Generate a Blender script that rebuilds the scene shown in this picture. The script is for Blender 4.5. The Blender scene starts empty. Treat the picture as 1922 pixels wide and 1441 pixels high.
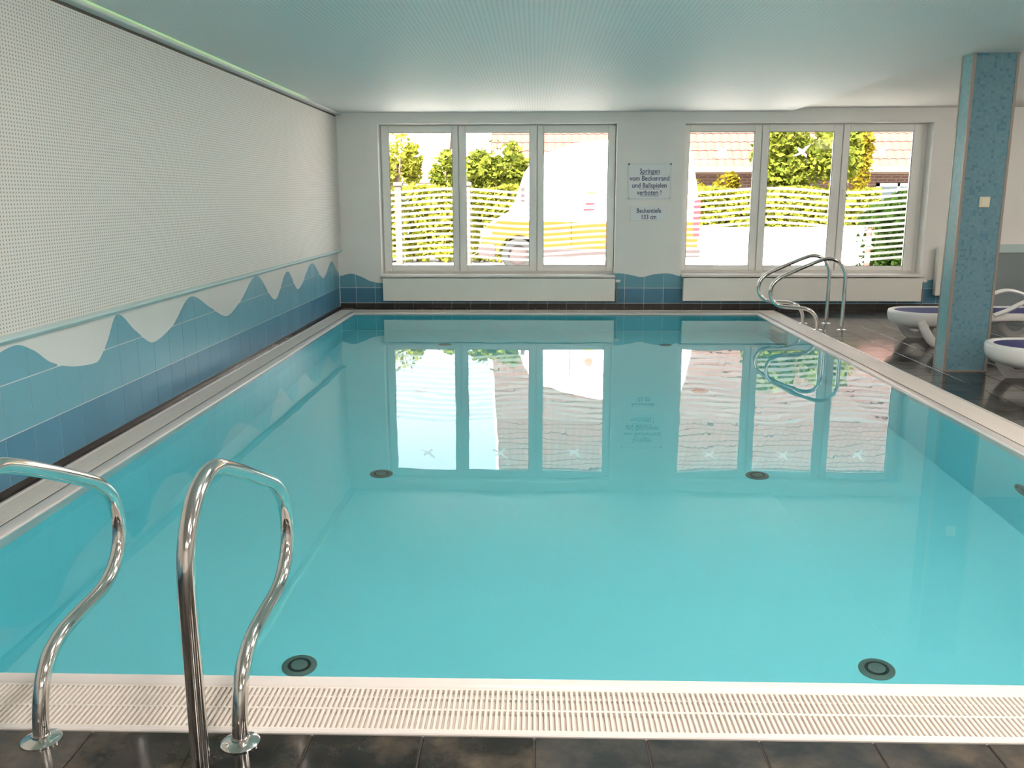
import bpy, math, random
from mathutils import Vector, Matrix
random.seed(7)
PI = math.pi
scene = bpy.context.scene
COL = scene.collection

# ------------------------------------------------------------------ camera
cam_d = bpy.data.cameras.new('camera')
cam = bpy.data.objects.new('camera', cam_d); COL.objects.link(cam)
F_PX, PITCH, YAW, ROLL, CAM_H = 1679.3, 0.20417, 0.02642, -0.00125, 1.44
fw = Vector((-math.sin(YAW) * math.cos(PITCH), math.cos(YAW) * math.cos(PITCH), -math.sin(PITCH)))
rt = Vector((math.cos(YAW), math.sin(YAW), 0)); up = rt.cross(fw)
rt2 = rt * math.cos(ROLL) + up * math.sin(ROLL); up2 = up * math.cos(ROLL) - rt * math.sin(ROLL)
cam.matrix_world = Matrix(((rt2.x, up2.x, -fw.x, 0), (rt2.y, up2.y, -fw.y, 0), (rt2.z, up2.z, -fw.z, CAM_H), (0, 0, 0, 1)))
cam_d.sensor_fit = 'HORIZONTAL'; cam_d.sensor_width = 36.0; cam_d.lens = 36.0 * F_PX / 1922
cam_d.clip_start = 0.02; cam_d.clip_end = 500
scene.camera = cam

# ------------------------------------------------------------------ world, sun, exposure
world = bpy.data.worlds.new('world'); scene.world = world; world.use_nodes = True
wn = world.node_tree; wn.nodes.clear()
wo = wn.nodes.new('ShaderNodeOutputWorld'); wb = wn.nodes.new('ShaderNodeBackground'); ws = wn.nodes.new('ShaderNodeTexSky')
ws.sky_type = 'NISHITA'; ws.sun_disc = False; ws.sun_elevation = math.radians(52); ws.sun_rotation = math.radians(200)
ws.air_density = 1.0; ws.dust_density = 4.0; ws.ozone_density = 0.6
wb.inputs['Strength'].default_value = 0.56
wh = wn.nodes.new('ShaderNodeHueSaturation'); wh.inputs['Saturation'].default_value = 0.25
wn.links.new(ws.outputs[0], wh.inputs['Color']); wn.links.new(wh.outputs[0], wb.inputs[0]); wn.links.new(wb.outputs[0], wo.inputs[0])
sun_d = bpy.data.lights.new('sun', 'SUN'); sun_d.energy = 17.0; sun_d.angle = math.radians(0.6); sun_d.color = (1.0, 0.93, 0.80)
sun = bpy.data.objects.new('sun', sun_d); COL.objects.link(sun)
sun_dir = Vector((0.30, 0.62, -0.80)).normalized()            # from behind our building, down on to the street
sun.rotation_euler = sun_dir.to_track_quat('-Z', 'Y').to_euler()
sun.location = (0, -20, 30)
vs = scene.view_settings
vs.view_transform = 'Standard'; vs.look = 'None'; vs.gamma = 1.0; vs.exposure = 1.0; vs.use_curve_mapping = False
cy = scene.cycles
cy.use_denoising = True
cy.use_light_tree = False; cy.use_adaptive_sampling = True; cy.adaptive_threshold = 0.045; cy.adaptive_min_samples = 20
cy.max_bounces = 9; cy.diffuse_bounces = 4; cy.glossy_bounces = 4; cy.transmission_bounces = 6; cy.transparent_max_bounces = 10
cy.sample_clamp_indirect = 40.0; cy.blur_glossy = 0.3
cy.caustics_refractive = True; cy.caustics_reflective = True

# ------------------------------------------------------------------ materials
def new_mat(name):
    m = bpy.data.materials.new(name); m.use_nodes = True
    nt = m.node_tree
    return m, nt, nt.nodes['Principled BSDF'], nt.nodes['Material Output']

def N(nt, typ, **kw):
    n = nt.nodes.new(typ)
    for k, v in kw.items():
        setattr(n, k, v)
    return n

def mathn(nt, op, a, b=None, c=None):
    n = nt.nodes.new('ShaderNodeMath'); n.operation = op
    for i, v in enumerate((a, b, c)):
        if v is None: continue
        if isinstance(v, (int, float)): n.inputs[i].default_value = v
        else: nt.links.new(v, n.inputs[i])
    return n.outputs[0]

def mat(name, col, rough=0.5, metal=0.0, var=0.08, vscale=3.0, bump=0.0, bscale=40.0, ior=1.45, spec=0.5, rand=0.0, coat=0.0):
    """principled with a mild noise variation; rand varies the value from object to object"""
    m, nt, b, o = new_mat(name)
    b.inputs['Roughness'].default_value = rough; b.inputs['Metallic'].default_value = metal
    b.inputs['IOR'].default_value = ior; b.inputs['Specular IOR Level'].default_value = spec
    if coat: b.inputs['Coat Weight'].default_value = coat; b.inputs['Coat Roughness'].default_value = 0.05
    tc = N(nt, 'ShaderNodeTexCoord')
    nz = N(nt, 'ShaderNodeTexNoise'); nz.inputs['Scale'].default_value = vscale; nz.inputs['Detail'].default_value = 4
    nt.links.new(tc.outputs['Object'], nz.inputs['Vector'])
    v = mathn(nt, 'MULTIPLY_ADD', nz.outputs['Fac'], 2 * var, 1 - var)
    if rand:
        oi = N(nt, 'ShaderNodeObjectInfo')
        r = mathn(nt, 'MULTIPLY_ADD', oi.outputs['Random'], 2 * rand, 1 - rand)
        v = mathn(nt, 'MULTIPLY', v, r)
    mx = N(nt, 'ShaderNodeVectorMath', operation='SCALE'); mx.inputs[0].default_value = col[:3]
    nt.links.new(v, mx.inputs['Scale'])
    nt.links.new(mx.outputs[0], b.inputs['Base Color'])
    if bump:
        nb = N(nt, 'ShaderNodeTexNoise'); nb.inputs['Scale'].default_value = bscale; nb.inputs['Detail'].default_value = 5
        nt.links.new(tc.outputs['Object'], nb.inputs['Vector'])
        bp = N(nt, 'ShaderNodeBump'); bp.inputs['Strength'].default_value = bump; bp.inputs['Distance'].default_value = 0.01
        nt.links.new(nb.outputs['Fac'], bp.inputs['Height']); nt.links.new(bp.outputs[0], b.inputs['Normal'])
    return m

def perforated(name, col, hole, axes, pitch, radius, rough=0.6):
    """white board with a regular grid of drilled holes; axes = the two object axes of the grid"""
    m, nt, b, o = new_mat(name)
    tc = N(nt, 'ShaderNodeTexCoord'); sp = N(nt, 'ShaderNodeSeparateXYZ')
    nt.links.new(tc.outputs['Object'], sp.inputs[0])
    d = []
    for ax, p in zip(axes, pitch):
        t = mathn(nt, 'DIVIDE', sp.outputs[ax], p)
        t = mathn(nt, 'FRACT', t); t = mathn(nt, 'SUBTRACT', t, 0.5); t = mathn(nt, 'MULTIPLY', t, p)
        d.append(mathn(nt, 'MULTIPLY', t, t))
    r = mathn(nt, 'SQRT', mathn(nt, 'ADD', d[0], d[1]))
    inside = mathn(nt, 'LESS_THAN', r, radius)
    mx = N(nt, 'ShaderNodeMix', data_type='RGBA')
    mx.inputs['A'].default_value = (*col, 1); mx.inputs['B'].default_value = (*hole, 1)
    nt.links.new(inside, mx.inputs['Factor']); nt.links.new(mx.outputs['Result'], b.inputs['Base Color'])
    b.inputs['Roughness'].default_value = rough
    return m

def slate(name):
    m, nt, b, o = new_mat(name)
    tc = N(nt, 'ShaderNodeTexCoord'); oi = N(nt, 'ShaderNodeObjectInfo')
    geo = N(nt, 'ShaderNodeNewGeometry')
    off = N(nt, 'ShaderNodeVectorMath', operation='SCALE'); nt.links.new(oi.outputs['Location'], off.inputs[0]); off.inputs['Scale'].default_value = 0.0
    n1 = N(nt, 'ShaderNodeTexNoise'); n1.inputs['Scale'].default_value = 4.5; n1.inputs['Detail'].default_value = 7; n1.inputs['Roughness'].default_value = 0.62
    nt.links.new(geo.outputs['Position'], n1.inputs['Vector'])
    n2 = N(nt, 'ShaderNodeTexNoise'); n2.inputs['Scale'].default_value = 1.9; n2.inputs['Detail'].default_value = 3
    nt.links.new(geo.outputs['Position'], n2.inputs['Vector'])
    cr = N(nt, 'ShaderNodeValToRGB')
    e = cr.color_ramp.elements
    e[0].position = 0.34; e[0].color = (0.014, 0.014, 0.013, 1)
    e[1].position = 0.70; e[1].color = (0.150, 0.112, 0.076, 1)
    k = e.new(0.47); k.color = (0.034, 0.030, 0.026, 1)
    k = e.new(0.58); k.color = (0.080, 0.064, 0.047, 1)
    s = mathn(nt, 'MULTIPLY_ADD', oi.outputs['Random'], 0.16, -0.08)
    s = mathn(nt, 'ADD', s, n1.outputs['Fac'])
    nt.links.new(s, cr.inputs['Fac'])
    mx = N(nt, 'ShaderNodeMix', data_type='RGBA'); mx.blend_type = 'MIX'
    f = mathn(nt, 'MULTIPLY', mathn(nt, 'GREATER_THAN', oi.outputs['Random'], 0.55), mathn(nt, 'MULTIPLY', n2.outputs['Fac'], 0.9))
    nt.links.new(f, mx.inputs['Factor']); nt.links.new(cr.outputs['Color'], mx.inputs['A']); mx.inputs['B'].default_value = (0.040, 0.052, 0.060, 1)
    nt.links.new(mx.outputs['Result'], b.inputs['Base Color'])
    rr = mathn(nt, 'MULTIPLY_ADD', n1.outputs['Fac'], 0.22, 0.02); nt.links.new(rr, b.inputs['Roughness'])
    bp = N(nt, 'ShaderNodeBump'); bp.inputs['Strength'].default_value = 0.06; bp.inputs['Distance'].default_value = 0.01
    nt.links.new(n1.outputs['Fac'], bp.inputs['Height']); nt.links.new(bp.outputs[0], b.inputs['Normal'])
    return m

def mosaic(name, cols, axes, pitch=0.024, grout=(0.25, 0.43, 0.47)):
    m, nt, b, o = new_mat(name)
    tc = N(nt, 'ShaderNodeTexCoord'); sp = N(nt, 'ShaderNodeSeparateXYZ'); nt.links.new(tc.outputs['Object'], sp.inputs[0])
    fl, ed = [], []
    for ax in axes:
        t = mathn(nt, 'DIVIDE', sp.outputs[ax], pitch)
        fl.append(mathn(nt, 'FLOOR', t)); fr = mathn(nt, 'FRACT', t)
        ed.append(mathn(nt, 'ABSOLUTE', mathn(nt, 'SUBTRACT', fr, 0.5)))
    cb = N(nt, 'ShaderNodeCombineXYZ'); nt.links.new(fl[0], cb.inputs[0]); nt.links.new(fl[1], cb.inputs[1])
    wnz = N(nt, 'ShaderNodeTexWhiteNoise'); wnz.noise_dimensions = '3D'; nt.links.new(cb.outputs[0], wnz.inputs['Vector'])
    cr = N(nt, 'ShaderNodeValToRGB'); cr.color_ramp.interpolation = 'CONSTANT'
    e = cr.color_ramp.elements
    e[0].position = 0; e[0].color = (*cols[0], 1); e[1].position = 0.3; e[1].color = (*cols[1], 1)
    for p_, c_ in zip((0.62, 0.88), cols[2:]): k = e.new(p_); k.color = (*c_, 1)
    nt.links.new(wnz.outputs['Value'], cr.inputs['Fac'])
    g = mathn(nt, 'GREATER_THAN', mathn(nt, 'MAXIMUM', ed[0], ed[1]), 0.45)
    mx = N(nt, 'ShaderNodeMix', data_type='RGBA'); nt.links.new(g, mx.inputs['Factor'])
    nt.links.new(cr.outputs['Color'], mx.inputs['A']); mx.inputs['B'].default_value = (*grout, 1)
    nt.links.new(mx.outputs['Result'], b.inputs['Base Color'])
    b.inputs['Roughness'].default_value = 0.22
    bp = N(nt, 'ShaderNodeBump'); bp.inputs['Strength'].default_value = 0.4; bp.inputs['Distance'].default_value = 0.002; bp.invert = True
    nt.links.new(g, bp.inputs['Height']); nt.links.new(bp.outputs[0], b.inputs['Normal'])
    return m

def brick_mat(name, c1, c2, mortar, axes, w, h, msize=0.012, rough=0.85):
    m, nt, b, o = new_mat(name)
    tc = N(nt, 'ShaderNodeTexCoord'); sp = N(nt, 'ShaderNodeSeparateXYZ'); nt.links.new(tc.outputs['Object'], sp.inputs[0])
    cb = N(nt, 'ShaderNodeCombineXYZ'); nt.links.new(sp.outputs[axes[0]], cb.inputs[0]); nt.links.new(sp.outputs[axes[1]], cb.inputs[1])
    br = N(nt, 'ShaderNodeTexBrick'); br.inputs['Scale'].default_value = 1.0
    br.inputs['Color1'].default_value = (*c1, 1); br.inputs['Color2'].default_value = (*c2, 1); br.inputs['Mortar'].default_value = (*mortar, 1)
    br.inputs['Mortar Size'].default_value = msize; br.inputs['Brick Width'].default_value = w; br.inputs['Row Height'].default_value = h
    nt.links.new(cb.outputs[0], br.inputs['Vector']); nt.links.new(br.outputs['Color'], b.inputs['Base Color'])
    b.inputs['Roughness'].default_value = rough
    return m

def water_mat():
    m, nt, b, o = new_mat('pool_water'); nt.nodes.remove(b)
    gl = N(nt, 'ShaderNodeBsdfGlass'); gl.inputs['IOR'].default_value = 1.333; gl.inputs['Roughness'].default_value = 0.0
    gl.inputs['Color'].default_value = (0.97, 1.0, 1.0, 1)
    geo = N(nt, 'ShaderNodeNewGeometry')
    mp = N(nt, 'ShaderNodeMapping'); mp.inputs['Scale'].default_value = (1.0, 0.7, 1.0); nt.links.new(geo.outputs['Position'], mp.inputs['Vector'])
    nz = N(nt, 'ShaderNodeTexNoise'); nz.inputs['Scale'].default_value = 1.6; nz.inputs['Detail'].default_value = 2.5; nz.inputs['Roughness'].default_value = 0.45
    nt.links.new(mp.outputs[0], nz.inputs['Vector'])
    bp = N(nt, 'ShaderNodeBump'); bp.inputs['Strength'].default_value = 0.035; bp.inputs['Distance'].default_value = 0.05
    nt.links.new(nz.outputs['Fac'], bp.inputs['Height']); nt.links.new(bp.outputs[0], gl.inputs['Normal'])
    nt.links.new(gl.outputs[0], o.inputs['Surface'])
    return m

def pane_mat():
    m, nt, b, o = new_mat('window_glass'); nt.nodes.remove(b)
    tr = N(nt, 'ShaderNodeBsdfTransparent'); tr.inputs['Color'].default_value = (0.95, 0.97, 0.96, 1)
    gl = N(nt, 'ShaderNodeBsdfGlossy'); gl.inputs['Roughness'].default_value = 0.0
    fr = N(nt, 'ShaderNodeFresnel'); fr.inputs['IOR'].default_value = 1.12
    mx = N(nt, 'ShaderNodeMixShader'); nt.links.new(fr.outputs[0], mx.inputs[0]); nt.links.new(tr.outputs[0], mx.inputs[1]); nt.links.new(gl.outputs[0], mx.inputs[2])
    nt.links.new(mx.outputs[0], o.inputs['Surface'])
    return m

def film_mat(name, op):
    m, nt, b, o = new_mat(name); nt.nodes.remove(b)
    tr = N(nt, 'ShaderNodeBsdfTransparent')
    tl = N(nt, 'ShaderNodeBsdfTranslucent'); tl.inputs['Color'].default_value = (0.92, 0.92, 0.90, 1)
    df = N(nt, 'ShaderNodeBsdfDiffuse'); df.inputs['Color'].default_value = (0.85, 0.85, 0.83, 1)
    m1 = N(nt, 'ShaderNodeMixShader'); m1.inputs[0].default_value = 0.2; nt.links.new(tl.outputs[0], m1.inputs[1]); nt.links.new(df.outputs[0], m1.inputs[2])
    m2 = N(nt, 'ShaderNodeMixShader'); m2.inputs[0].default_value = op; nt.links.new(tr.outputs[0], m2.inputs[1]); nt.links.new(m1.outputs[0], m2.inputs[2])
    nt.links.new(m2.outputs[0], o.inputs['Surface'])
    return m

def emit_mat(name, col, s):
    m, nt, b, o = new_mat(name); nt.nodes.remove(b)
    e = N(nt, 'ShaderNodeEmission'); e.inputs['Color'].default_value = (*col, 1); e.inputs['Strength'].default_value = s
    nt.links.new(e.outputs[0], o.inputs['Surface'])
    return m

def leaf_mat(name, c1, c2):
    m, nt, b, o = new_mat(name); nt.nodes.remove(b)
    geo = N(nt, 'ShaderNodeNewGeometry')
    mx = N(nt, 'ShaderNodeMix', data_type='RGBA'); mx.inputs['A'].default_value = (*c1, 1); mx.inputs['B'].default_value = (*c2, 1)
    nt.links.new(geo.outputs['Random Per Island'], mx.inputs['Factor'])
    df = N(nt, 'ShaderNodeBsdfDiffuse'); tl = N(nt, 'ShaderNodeBsdfTranslucent')
    nt.links.new(mx.outputs['Result'], df.inputs['Color']); nt.links.new(mx.outputs['Result'], tl.inputs['Color'])
    ms = N(nt, 'ShaderNodeMixShader'); ms.inputs[0].default_value = 0.35
    nt.links.new(df.outputs[0], ms.inputs[1]); nt.links.new(tl.outputs[0], ms.inputs[2]); nt.links.new(ms.outputs[0], o.inputs['Surface'])
    return m

M = {}
M['wall'] = mat('white_wall_paint', (0.87, 0.855, 0.82), 0.75, var=0.03, bump=0.05, bscale=120)
M['ceiling'] = perforated('perforated_ceiling_board', (0.74, 0.75, 0.74), (0.55, 0.57, 0.57), (0, 1), (0.03, 0.03), 0.0070)
M['ceiling_plain'] = mat('ceiling_paint', (0.74, 0.72, 0.68), 0.8, var=0.02)
M['panel'] = perforated('perforated_acoustic_panel', (0.74, 0.71, 0.67), (0.36, 0.33, 0.31), (1, 2), (0.026, 0.0190), 0.0053)
M['white_tile'] = mat('white_wall_tile', (0.72, 0.71, 0.69), 0.25, var=0.02)
M['grout'] = mat('tile_grout', (0.42, 0.44, 0.43), 0.9)
M['tile_light'] = mat('light_blue_tile', (0.155, 0.375, 0.470), 0.30, spec=0.35, var=0.05, rand=0.03)
M['tile_dark'] = mat('mid_blue_tile', (0.085, 0.245, 0.370), 0.30, spec=0.35, var=0.06, rand=0.05)
M['skirting'] = mat('dark_skirting_tile', (0.055, 0.050, 0.045), 0.3, var=0.2, rand=0.2)
M['aqua'] = mat('aqua_paint', (0.52, 0.66, 0.66), 0.45, var=0.03)
M['slate'] = slate('slate_floor_tile')
M['floor_base'] = mat('floor_grout', (0.055, 0.045, 0.038), 0.6, var=0.2)
M['rim'] = mat('pool_rim_ceramic', (0.74, 0.69, 0.665), 0.22, var=0.02)
M['grate'] = mat('grating_plastic', (0.76, 0.70, 0.64), 0.4, var=0.02)
M['gutter'] = mat('gutter_channel', (0.70, 0.63, 0.57), 0.6, var=0.1)
M['liner'] = mat('pool_liner', (0.24, 0.84, 0.935), 0.6, var=0.02, vscale=0.8)
M['inlet'] = mat('inlet_plastic', (0.11, 0.19, 0.17), 0.4, var=0.05)
M['inlet_dark'] = mat('inlet_slot', (0.015, 0.03, 0.03), 0.5)
M['steel'] = mat('polished_steel', (0.72, 0.70, 0.67), 0.09, metal=1.0, var=0.02)
M['upvc'] = mat('white_window_frame', (0.86, 0.85, 0.81), 0.35, var=0.02)
M['gasket'] = mat('window_gasket', (0.16, 0.16, 0.15), 0.7)
M['radiator'] = mat('radiator_enamel', (0.86, 0.85, 0.79), 0.35, var=0.02)
M['sill'] = mat('window_sill_stone', (0.80, 0.76, 0.71), 0.3, var=0.03)
M['water'] = water_mat()
M['glass'] = pane_mat()
M['film'] = film_mat('frosted_film', 0.50)
M['decal'] = film_mat('white_decal', 0.92)
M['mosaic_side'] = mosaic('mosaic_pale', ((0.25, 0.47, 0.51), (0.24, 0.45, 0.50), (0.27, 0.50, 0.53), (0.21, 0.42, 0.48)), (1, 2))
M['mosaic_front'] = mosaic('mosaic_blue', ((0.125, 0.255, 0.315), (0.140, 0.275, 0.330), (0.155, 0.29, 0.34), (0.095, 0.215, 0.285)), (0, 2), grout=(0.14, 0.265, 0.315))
M['column_core'] = mat('column_core', (0.4, 0.45, 0.46), 0.6)
M['strip'] = mat('brushed_trim', (0.33, 0.285, 0.245), 0.35, metal=0.25, var=0.05)
M['plastic'] = mat('white_plastic', (0.80, 0.79, 0.77), 0.3, var=0.02)
M['cream'] = mat('cream_plastic', (0.72, 0.66, 0.50), 0.4)
M['sling'] = mat('blue_sling_fabric', (0.016, 0.024, 0.16), 0.55, var=0.06, bump=0.2, bscale=300)
M['rubber'] = mat('black_rubber', (0.02, 0.02, 0.02), 0.7)
M['cornice'] = mat('grey_profile', (0.62, 0.63, 0.62), 0.4)
M['shadow_gap'] = mat('painted_gap_shade', (0.10, 0.085, 0.07), 0.7)  # shade of the recess above the panel, put into the strip's colour
M['led'] = emit_mat('green_led', (0.45, 1.0, 0.22), 2.2)
M['lamp'] = emit_mat('lamp_disc', (1.0, 0.90, 0.81), 17.6)
M['sign'] = mat('sign_board', (0.80, 0.83, 0.84), 0.35, var=0.02)
M['ink'] = mat('dark_blue_ink', (0.12, 0.13, 0.24), 0.5)
M['screw'] = mat('screw_cap', (0.10, 0.09, 0.08), 0.4)
M['dado'] = mat('grey_wainscot', (0.25, 0.30, 0.31), 0.5, var=0.05)

# ------------------------------------------------------------------ mesh helpers
class MB:
    def __init__(s): s.v = []; s.f = []
    def add(s, vs, fs):
        o = len(s.v); s.v += [tuple(v) for v in vs]; s.f += [tuple(i + o for i in f) for f in fs]; return s
    def box(s, x0, x1, y0, y1, z0, z1):
        return s.add([(x0, y0, z0), (x1, y0, z0), (x1, y1, z0), (x0, y1, z0), (x0, y0, z1), (x1, y0, z1), (x1, y1, z1), (x0, y1, z1)],
                     [(3, 2, 1, 0), (4, 5, 6, 7), (0, 1, 5, 4), (1, 2, 6, 5), (2, 3, 7, 6), (3, 0, 4, 7)])
    def bevbox(s, x0, x1, y0, y1, z0, z1, b, axis=2):
        """box whose +axis face is chamfered by b (axis 0,1,2; negative = the opposite face)"""
        neg = axis < 0; a = (-axis - 1) if neg else axis
        lo = [x0, y0, z0]; hi = [x1, y1, z1]
        u, w = [i for i in range(3) if i != a]
        base, top = (hi[a], lo[a]) if neg else (lo[a], hi[a])
        mid = top + (b if neg else -b)
        rings = []
        for lev, ins in ((base, 0), (mid, 0), (top, b)):
            r = []
            for cu, cw in ((0, 0), (1, 0), (1, 1), (0, 1)):
                p = [0, 0, 0]; p[a] = lev
                p[u] = (lo[u] + ins) if cu == 0 else (hi[u] - ins); p[w] = (lo[w] + ins) if cw == 0 else (hi[w] - ins)
                r.append(tuple(p))
            rings.append(r)
        vs = rings[0] + rings[1] + rings[2]
        fs = [(3, 2, 1, 0), (8, 9, 10, 11)]
        for k in (0, 4):
            for i in range(4):
                j = (i + 1) % 4; fs.append((k + i, k + j, k + 4 + j, k + 4 + i))
        flip = (a == 1) ^ neg
        if flip: fs = [tuple(reversed(f)) for f in fs]
        return s.add(vs, fs)
    def prism(s, pts, d0, d1, axis=1):
        """2-D outline (list of (a,b)) extruded along axis from d0 to d1; axis 1: (x,z), 0: (y,z), 2: (x,y)"""
        def P(p, d):
            return {0: (d, p[0], p[1]), 1: (p[0], d, p[1]), 2: (p[0], p[1], d)}[axis]
        n = len(pts)
        vs = [P(p, d0) for p in pts] + [P(p, d1) for p in pts]
        fs = [tuple(range(n - 1, -1, -1)), tuple(range(n, 2 * n))] + [(i, (i + 1) % n, n + (i + 1) % n, n + i) for i in range(n)]
        return s.add(vs, fs)
    def strip(s, lo, hi, d):
        n = len(lo); return s.add([(p[0], d, p[1]) for p in lo] + [(p[0], d, p[1]) for p in hi], [(i, i + 1, n + i + 1, n + i) for i in range(n - 1)])
    def tube(s, path, r, seg=12, closed=False, cap=True, flat=None):
        """round tube through path; flat=(ru,rv) gives an elliptic section"""
        P = [Vector(p) for p in path]; n = len(P); rings = []
        prev = None
        for i in range(n):
            a = P[i - 1] if (i > 0 or closed) else P[i]; c = P[(i + 1) % n] if (i < n - 1 or closed) else P[i]
            t = (c - a).normalized()
            if prev is None:
                ref = Vector((0, 0, 1)) if abs(t.z) < 0.9 else Vector((0, 1, 0))
                u = t.cross(ref).normalized()
            else:
                u = (prev - t * prev.dot(t)).normalized()
            w = t.cross(u); prev = u
            rr = r[i] if isinstance(r, (list, tuple)) else r
            ru, rv = (rr, rr) if flat is None else flat
            rings.append([P[i] + u * math.cos(2 * PI * k / seg) * ru + w * math.sin(2 * PI * k / seg) * rv for k in range(seg)])
        vs = [v for R in rings for v in R]; fs = []
        m = n if closed else n - 1
        for i in range(m):
            a = i * seg; b = ((i + 1) % n) * seg
            for k in range(seg):
                k2 = (k + 1) % seg; fs.append((a + k, a + k2, b + k2, b + k))
        if cap and not closed:
            fs.append(tuple(range(seg - 1, -1, -1))); fs.append(tuple(range((n - 1) * seg, n * seg)))
        return s.add(vs, fs)
    def lathe(s, prof, c=(0, 0, 0), axis=2, seg=24, cap0=False, cap1=False):
        vs = []; fs = []
        for r, h in prof:
            for k in range(seg):
                a = 2 * PI * k / seg; p = [0, 0, 0]
                u, w = [i for i in range(3) if i != axis]
                p[u] = c[u] + r * math.cos(a); p[w] = c[w] + r * math.sin(a); p[axis] = c[axis] + h
                vs.append(tuple(p))
        for i in range(len(prof) - 1):
            for k in range(seg):
                k2 = (k + 1) % seg; fs.append((i * seg + k, i * seg + k2, (i + 1) * seg + k2, (i + 1) * seg + k))
        if cap0: fs.append(tuple(range(seg - 1, -1, -1)))
        if cap1: fs.append(tuple(range((len(prof) - 1) * seg, len(prof) * seg)))
        return s.add(vs, fs)
    def mesh(s, name, m):
        me = bpy.data.meshes.new(name); me.from_pydata(s.v, [], s.f)
        import bmesh
        bm = bmesh.new(); bm.from_mesh(me); bmesh.ops.recalc_face_normals(bm, faces=bm.faces); bm.to_mesh(me); bm.free()
        for x in (m if isinstance(m, (list, tuple)) else [m]): me.materials.append(x)
        me.update(); return me
    def build(s, name, m, parent=None, smooth=False, bevel=0.0, angle=40, seg=2):
        me = s.mesh(name, m)
        o = bpy.data.objects.new(name, me); COL.objects.link(o)
        if parent is not None: o.parent = parent
        if smooth:
            me.polygons.foreach_set('use_smooth', [True] * len(me.polygons)); me.set_sharp_from_angle(angle=math.radians(angle))
        if bevel:
            bv = o.modifiers.new('bevel', 'BEVEL'); bv.width = bevel; bv.segments = seg; bv.limit_method = 'ANGLE'; bv.angle_limit = math.radians(35)
            if not smooth:
                me.polygons.foreach_set('use_smooth', [True] * len(me.polygons)); me.set_sharp_from_angle(angle=math.radians(50))
        return o

def link_mesh(name, me, parent=None, loc=(0, 0, 0)):
    o = bpy.data.objects.new(name, me); COL.objects.link(o); o.parent = parent; o.location = loc; return o
def empty(name, loc=(0, 0, 0), rz=0.0, parent=None):
    o = bpy.data.objects.new(name, None); COL.objects.link(o); o.location = loc; o.rotation_euler = (0, 0, rz); o.empty_display_size = 0.1
    if parent: o.parent = parent
    return o
def tag(o, label, cat, group=None, kind=None):
    o['label'] = label; o['category'] = cat
    if group: o['group'] = group
    if kind: o['kind'] = kind
    return o
def struct(o, label=None):
    o['kind'] = 'structure'
    if label: o['label'] = label
    return o
def copy_tree(o, parent=None):
    c = o.copy(); COL.objects.link(c); c.parent = parent
    for ch in list(o.children): copy_tree(ch, c)
    return c
def smooth_path(pts, n=8):
    """Catmull-Rom through pts"""
    P = [Vector(p) for p in pts]; out = []
    for i in range(len(P) - 1):
        p0 = P[i - 1] if i else P[0] * 2 - P[1]; p1, p2 = P[i], P[i + 1]; p3 = P[i + 2] if i + 2 < len(P) else P[-1] * 2 - P[-2]
        for k in range(n):
            t = k / n
            out.append(0.5 * ((2 * p1) + (p2 - p0) * t + (2 * p0 - 5 * p1 + 4 * p2 - p3) * t * t + (3 * p1 - p0 - 3 * p2 + p3) * t ** 3))
    out.append(P[-1]); return out
def text_mesh(name, body, size, m, parent, loc, rot=(PI / 2, 0, 0), sx=1.0, ext=0.0008, bold=0.0):
    cu = bpy.data.curves.new(name, 'FONT'); cu.body = body; cu.size = size; cu.align_x = 'CENTER'; cu.align_y = 'CENTER'
    cu.extrude = ext; cu.offset = bold; cu.resolution_u = 3
    t = bpy.data.objects.new(name + '_curve', cu); COL.objects.link(t)
    dg = bpy.context.evaluated_depsgraph_get()
    me = bpy.data.meshes.new_from_object(t.evaluated_get(dg)); me.name = name
    bpy.data.objects.remove(t); bpy.data.curves.remove(cu)
    me.materials.clear(); me.materials.append(m)
    o = bpy.data.objects.new(name, me); COL.objects.link(o); o.parent = parent
    o.location = loc; o.rotation_euler = rot; o.scale = (sx, 1, 1)
    return o

# ------------------------------------------------------------------ dimensions (metres; camera above the origin, pool runs away along +y)
XL, XR, YB, YF = -2.63, 7.5, -4.5, 11.95
PX0, PX1, PY0, PY1 = -2.33, 2.82, 2.52, 11.45      # water basin
DEPTH = 1.345; ZW = -0.015
ZC = 2.525; ZC2 = 2.565

# ------------------------------------------------------------------ floor with slate tiles
fl = MB()
OX0, OX1, OY0, OY1 = -2.585, 3.13, 2.20, 11.765     # outer edge of the overflow channel
fl.box(XL, XR, YB, OY0, -0.12, -0.006)
fl.box(OX1, XR, OY0, YF, -0.12, -0.006)
fl.box(XL, OX0, OY0, YF, -0.12, -0.006)
fl.box(OX0, OX1, OY1, YF, -0.12, -0.006)
floor = struct(fl.build('floor', M['floor_base']), 'dark slate tiled pool surround')
T = 0.305
tile_me = MB().bevbox(0.002, T - 0.003, 0.002, T - 0.003, -0.014, 0.0, 0.0025).mesh('floor_tile', M['slate'])
n_t = 0
for j in range(3):
    for i in range(-8, 14):
        link_mesh('floor_tile', tile_me, floor, (i * T + 0.002, OY0 - (j + 1) * T, 0)); n_t += 1
for j in range(0, 21):
    for i in range(0, 11):
        link_mesh('floor_tile', tile_me, floor, (OX1 + i * T, 5.545 + j * T, 0)); n_t += 1
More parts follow.
